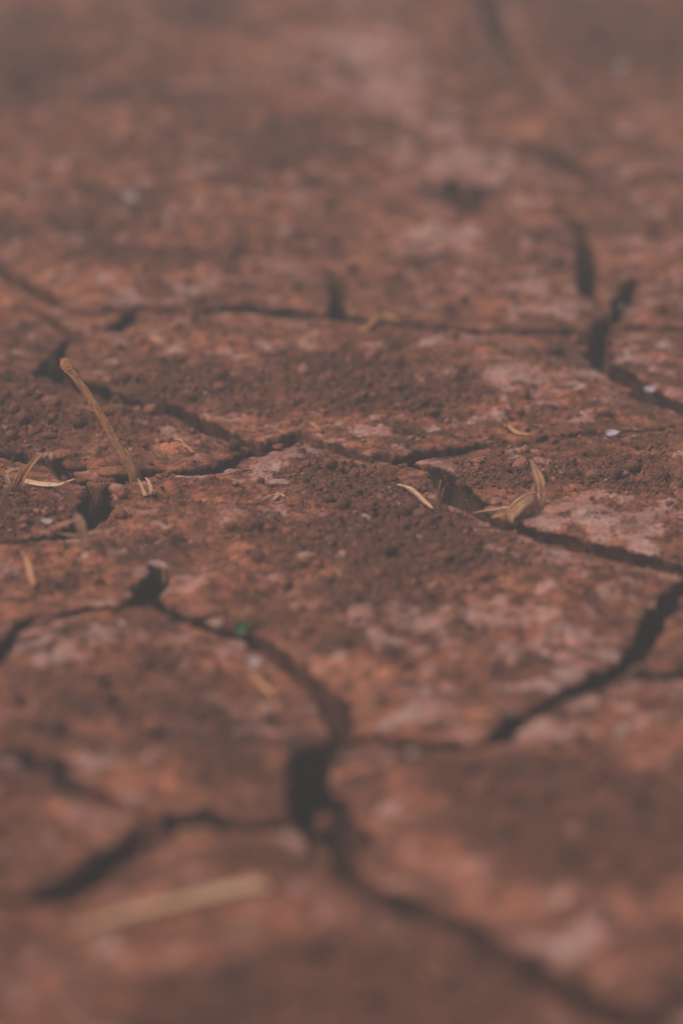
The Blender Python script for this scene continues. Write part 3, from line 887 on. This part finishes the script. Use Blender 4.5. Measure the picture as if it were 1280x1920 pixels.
lying('straw_splinter', 'flat fibrous straw splinter lying on the crumbs left of the wide crack', 'straw',
      [('strip', [(745, 912), (770, 932), (790, 950), (810, 966)], [.0030, .0038, .0038, .0030], [4, 7, 8, 5], M_STRAW, dict(rag=.15)),
       ('fibre', [(752, 921), (775, 941), (797, 958)], [.003, .0036, .003], [2.5, 2.5, 1.5], M_GREYSTRAW, dict(m=4))], G)
lying('straw_splinter', 'two pronged pale straw splinter just below the leaning stalk', 'straw',
      [('prong', [(259, 908), (266, 920), (272, 932), (276, 941)], [.0025, .002, .0015, .001], [2.5, 5, 7, 4], M_HUSK, dict(facing=(0, -.8, .5))),
       ('prong', [(274, 908), (280, 917), (286, 929), (290, 936)], [.003, .0025, .002, .001], [3, 5, 8, 5], M_STRAW, dict(facing=(0, -.8, .5), rag=.2)),
       ('prong', [(281, 925), (283, 931), (280, 940)], [.004, .003, .001], [3, 6, 4], M_GREYSTRAW, dict(facing=(0, -.8, .5)))], G)
lying('straw_scrap', 'tiny crumpled straw scrap below the pale flat stone', 'straw',
      [('strip', [(496, 941), (506, 935), (516, 930), (522, 927)], [.0008, .0008, .001, .001], [2.5, 5, 5, 3], M_STRAW, {}),
       ('strip', [(512, 936), (519, 933), (526, 931), (532, 934)], [.0006, .0008, .0008, .0006], [4, 6, 7, 5], M_HUSK, dict(rag=.25))], G)
lying('straw_scrap', 'small tan straw scrap on the mound right of the leaning stalk', 'straw',
      [('strip', [(328, 843), (345, 844), (362, 847)], [.001, .0025, .001], [3, 6, 4], M_ORANGE, {}),
       ('fibre', [(330, 836), (340, 841), (350, 844)], [.002, .003, .002], [1.5, 2, 1.5], M_STRAW, dict(m=3))], G)
lying('root_fibre', 'thin arched orange root standing over the crumbs behind the pale crust', 'root',
      [('strand', [(555, 801), (562, 797), (572, 794), (584, 797), (600, 805)], [.000, .0015, .0025, .002, .000], [5, 6, 6, 6, 3], M_ORANGE, dict(facing=(0, -.9, .4)))])
lying('root_fibre', 'curled orange root strip along the thin crack behind the husk', 'root',
      [('strand', [(944, 815), (950, 824), (968, 829), (992, 831)], [.004, .002, .0015, .001], [4, 6, 7, 5], M_ORANGE, dict(facing=(0, -.8, .5)))])
lying('straw_chip', 'blurred tan straw chip lying on the plate behind the stalk', 'straw',
      [('strip', [(255, 640), (280, 639), (304, 638)], [.001, .0015, .001], [8, 10, 8], M_ORANGE, {})], G)
lying('straw_chip', 'blurred orange tan husk scrap on the far side of the long thin crack', 'straw',
      [('strip', [(672, 624), (690, 616), (708, 610), (726, 606), (745, 600)], [.001, .004, .005, .004, .003], [7, 11, 12, 9, 4], M_ORANGE, dict(facing=(0, -.8, .5)))], G)
lying('straw_chip', 'blurred tan husk chip below the pale chip on the near plate', 'straw',
      [('strip', [(468, 1275), (485, 1292), (500, 1306), (514, 1318)], [.003, .003, .003, .002], [6, 11, 12, 6], M_ORANGE, dict(facing=(0, -.7, .7)))], G)
lying('straw_chip', 'blurred tan straw stub standing alone below the bent straw leaf', 'straw',
      [('strip', [(48, 1068), (54, 1080), (60, 1094), (64, 1104)], [.006, .005, .003, .001], [7, 12, 12, 6], M_ORANGE, dict(facing=(0, -.9, .4)))], G)
lying('straw_stalk', 'long flat pale straw, much blurred, on the nearest plate', 'straw',
      [('strip', [(140, 1762), (200, 1746), (270, 1727), (350, 1708), (430, 1690), (500, 1676)], [.003, .004, .0045, .0045, .0045, .004], [8, 14, 17, 19, 22, 22], M_PALE, dict(n=40, thick=.0012, rag=.05, straight=True))], G)

# bent leaf at the left
b = on_ground(25, 922); YB = b[1]; s = px_m(YB)
bent = tag(empty('bent_straw_leaf', b), 'bent straw leaf forming a loop with a pale folded strip beside it', 'straw', G)
ribbon('blade', [at(26, 920, YB), at(42, 898, YB - .002), at(58, 872, YB - .003), at(76, 852, YB - .004)], [7 * s, 13 * s, 12 * s, 8 * s], M_ORANGE, bent, n=22, seed=31, org=b, rag=.06)
ribbon('blade', [at(24, 916, YB - .001), at(32, 898, YB - .002), at(38, 884, YB - .002), at(40, 875, YB - .002)], [6 * s, 9 * s, 7 * s, 3 * s], M_ORANGE, bent, n=16, seed=32, org=b)
ribbon('folded_strip', [at(22, 922, YB), at(17, 905, YB), at(13, 890, YB + .001)], [8 * s, 10 * s, 8 * s], M_GREYSTRAW, bent, n=14, seed=33, org=b, facing=(-.4, -.9, .3))
ribbon('folded_strip', [at(13, 886, YB + .001), at(22, 881, YB + .004), at(36, 879, YB + .008), at(50, 879, YB + .011)], [7 * s, 9 * s, 8 * s, 5 * s], M_GREYSTRAW, bent, n=16, seed=34, org=b, facing=(0, -.6, .8))
b = on_ground(90, 916); YB = b[1]; s = px_m(YB)
leaf = tag(empty('straw_leaf', b), 'lying yellowish straw leaf with a thin tip pointing at the black hole', 'straw', G)
ribbon('blade', [at(42, 901, YB), at(62, 906, YB - .001), at(84, 909, YB - .002), at(108, 909, YB - .002), at(122, 905, YB - .001), at(141, 898, YB)], [9 * s, 12 * s, 12 * s, 8 * s, 5 * s, 2 * s], M_PALE, leaf, n=34, rag=.05, seed=35, org=b, facing=(0, -.6, .8))
b = on_ground(162, 1030); YB = b[1]; s = px_m(YB)
hang = tag(empty('drooping_husk', b), 'blurred husk strip standing over the small dark pit below the black hole', 'husk', G)
ribbon('stem', [at(118, 893, YB - .002), at(128, 915, YB - .002), at(136, 945, YB - .001), at(142, 965, YB)], [4 * s, 6 * s, 7 * s, 6 * s], M_GREYSTRAW, hang, n=20, seed=41, org=b)
ribbon('husk', [at(141, 960, YB), at(150, 980, YB - .001), at(156, 1003, YB - .001), at(163, 1030, YB - .001)], [8 * s, 20 * s, 18 * s, 12 * s], M_STRAW, hang, n=22, fold=.3, rag=.12, seed=42, org=b)
ribbon('strand', [at(142, 975, YB), at(125, 980, YB + .001), at(108, 986, YB + .002)], [3 * s, 4 * s, 2 * s], M_STRAW, hang, n=12, m=4, seed=43, org=b)
ribbon('strand', [at(146, 1003, YB), at(128, 1003, YB + .001), at(106, 998, YB + .002)], [3 * s, 4 * s, 2 * s], M_GREYSTRAW, hang, n=12, m=4, seed=44, org=b)
# dark withered blade at the wide crack
b = on_ground(822, 940); YB = b[1]; s = px_m(YB)
wb = tag(empty('withered_blade', b), 'thin dark withered grass blade upright beside the wide crack', 'grass blade')
ribbon('blade', [at(820, 942, YB), at(822, 922, YB - .001), at(826, 900, YB - .002)], [3 * s, 6 * s, 4 * s], M_STALK, wb, n=16, m=5, seed=51, org=b)
ribbon('blade', [at(824, 944, YB), at(828, 930, YB), at(832, 914, YB)], [2 * s, 4 * s, 2 * s], M_STALK, wb, n=12, m=5, seed=52, org=b)

# --- green sprout
b = on_ground(447, 1186); YB = b[1]; s = px_m(YB)
sp = tag(empty('sprout', b), 'tiny bright green sprout at the lip of the near crack', 'sprout')
tube('stem', [at(445, 1190, YB), at(447, 1183, YB), at(449, 1178, YB)], [2 * s, 1.8 * s, 1.4 * s], M_GREEN, sp, n=8, m=8, seed=61, org=b)
ribbon('leaf', [at(448, 1180, YB), at(456, 1175, YB), at(468, 1176, YB)], [6 * s, 20 * s, 4 * s], M_GREEN, sp, n=14, fold=.25, rag=.0, seed=62, org=b, facing=(0, -.8, .6))
ribbon('leaf', [at(449, 1181, YB), at(445, 1173, YB), at(441, 1166, YB)], [5 * s, 15 * s, 3 * s], M_GREEN, sp, n=14, fold=.25, rag=.0, seed=63, org=b, facing=(0, -.8, .6))
ribbon('leaf', [at(449, 1181, YB), at(452, 1186, YB - .002), at(446, 1191, YB - .003)], [4 * s, 11 * s, 5 * s], M_GREEN, sp, n=14, fold=.25, rag=.0, seed=64, org=b, facing=(0, -.8, .6))
b = on_ground(440, 1172); YB = b[1]
hs = tag(empty('straw_stub', b), 'blurred tan straw stub upright behind the green sprout', 'straw', G)
ribbon('blade', [at(441, 1174, YB + .002), at(440, 1160, YB + .002), at(441, 1146, YB + .002)], [13 * s, 13 * s, 9 * s], M_ORANGE, hs, n=14, seed=65, org=b)
ribbon('blade', [at(446, 1168, YB + .003), at(456, 1152, YB + .003), at(464, 1140, YB + .003)], [5 * s, 9 * s, 12 * s], M_STRAW, hs, n=14, seed=66, org=b)

# --- faded petals and pale chips
def petal(px, py, wpx, hpx, label, mat, name='petal', cat='petal', tilt=0.5, rz=0.0, seed=0, lift=0.0):
    g = on_ground(px, py + hpx * 0.4)
    s = px_m(g[1]); rr = np.random.default_rng(seed + 77)
    V = []; nr, na = 4, 14
    for side in (1, -1):
        for i in range(nr + 1):
            for k in range(na):
                a = 2 * math.pi * k / na
                rad = i / nr * (1 + 0.16 * math.sin(2 * a + seed) + 0.10 * math.sin(3 * a + 2 * seed))
                x, y = rad * math.cos(a), rad * math.sin(a)
                z = 0.30 * (x * x) - 0.18 * y * x + 0.05 * math.sin(5 * x + seed)
                V.append((x * wpx * s / 2, y * wpx * s * 0.38, z * wpx * s * 0.4 + side * 0.00018 * (1 - 0.6 * i / nr)))
    F = []; o2 = (nr + 1) * na
    for i in range(nr):
        for k in range(na):
            a, b_ = i * na + k, i * na + (k + 1) % na
            F.append((a, b_, b_ + na, a + na)[::-1]); F.append((o2 + a, o2 + b_, o2 + b_ + na, o2 + a + na))
    for k in range(na):
        a, b_ = nr * na + k, nr * na + (k + 1) % na
        F.append((a, b_, o2 + b_, o2 + a))
    o = link(name, mesh_np(name, np.array(V), np.array(F)), mat=mat)
    o.location = (g[0], g[1], g[2] + hpx * s * 0.45 + lift)
    o.rotation_euler = (tilt, 0, rz)
    return tag(o, label, cat, 'faded petals and pale chips')
petal(1147, 818, 24, 12, 'pale lilac petal lying across the thin crack', M_PETAL, rz=-.3, seed=1, tilt=.55, lift=.0015)
petal(1216, 730, 20, 14, 'blurred lilac petal at the rim of the dark forked crack', M_PETAL, seed=2, tilt=.8)
petal(1236, 642, 20, 16, 'blurred white petal on the far plate beyond the lilac petals', M_CHIP, seed=3, tilt=.9)
petal(475, 1241, 28, 16, 'blurred whitish chip on the near plate below the green sprout', M_CHIP, 'pale_chip', 'chip', seed=4, tilt=.7)
petal(1163, 576, 16, 20, 'blurred grey leaf scrap over the far crack junction', plain_material('grey_scrap', (0.20, 0.17, 0.17), .7), 'leaf_scrap', 'leaf', seed=5, tilt=1.2, rz=.4)
petal(1160, 120, 22, 22, 'faint round pale chip in the blurred distance at right', M_CHIP, 'pale_chip', 'chip', seed=6, tilt=1.0)
petal(240, 372, 24, 22, 'faint pale chip in the blurred distance at left', M_CHIP, 'pale_chip', 'chip', seed=7, tilt=1.0)
petal(228, 1166, 14, 14, 'tiny blurred whitish chip on the near left plate', M_CHIP, 'pale_chip', 'chip', seed=8, tilt=.8)
petal(88, 978, 22, 10, 'blurred grey flake left of the dark pit', M_CHIP, 'pale_chip', 'chip', seed=9, tilt=.5)
b = on_ground(240, 892)
sh_ = tag(empty('white_shard', b), 'thin bluish white shard upright at the foot of the stalk', 'shard', 'faded petals and pale chips')
ribbon('sliver', [at(240, 896, b[1] - .004), at(239, 886, b[1] - .004), at(240, 877, b[1] - .004)], [.0006, .0009, .0004], M_PETAL, sh_, n=8, m=4, seed=71, org=b)

# ------------------------------------------------------------------ haze volume added to lift the dark tones
hb = bmesh.new()
bmesh.ops.create_cube(hb, size=1.0, matrix=Matrix.Translation((0, 4, -0.25)) @ Matrix.Diagonal((50, 50, 1.9, 1)))
hme = bpy.data.meshes.new('haze'); hb.to_mesh(hme); hb.free()
hm = bpy.data.materials.new('tone_lift_haze'); hm.use_nodes = True
nt = hm.node_tree
for n in list(nt.nodes):
    nt.nodes.remove(n)
ho = nt.nodes.new('ShaderNodeOutputMaterial'); pv = nt.nodes.new('ShaderNodeVolumePrincipled')
pv.inputs['Density'].default_value = HAZE_DENSITY
pv.inputs['Color'].default_value = (*HAZE_COLOR, 1)
pv.inputs['Density Attribute'].default_value = ''
nt.links.new(pv.outputs[0], ho.inputs['Volume'])
haze = link('haze', hme, mat=hm)
tag(haze, 'thin grey haze added over the whole ground to lift the dark tones', 'haze', kind='stuff')
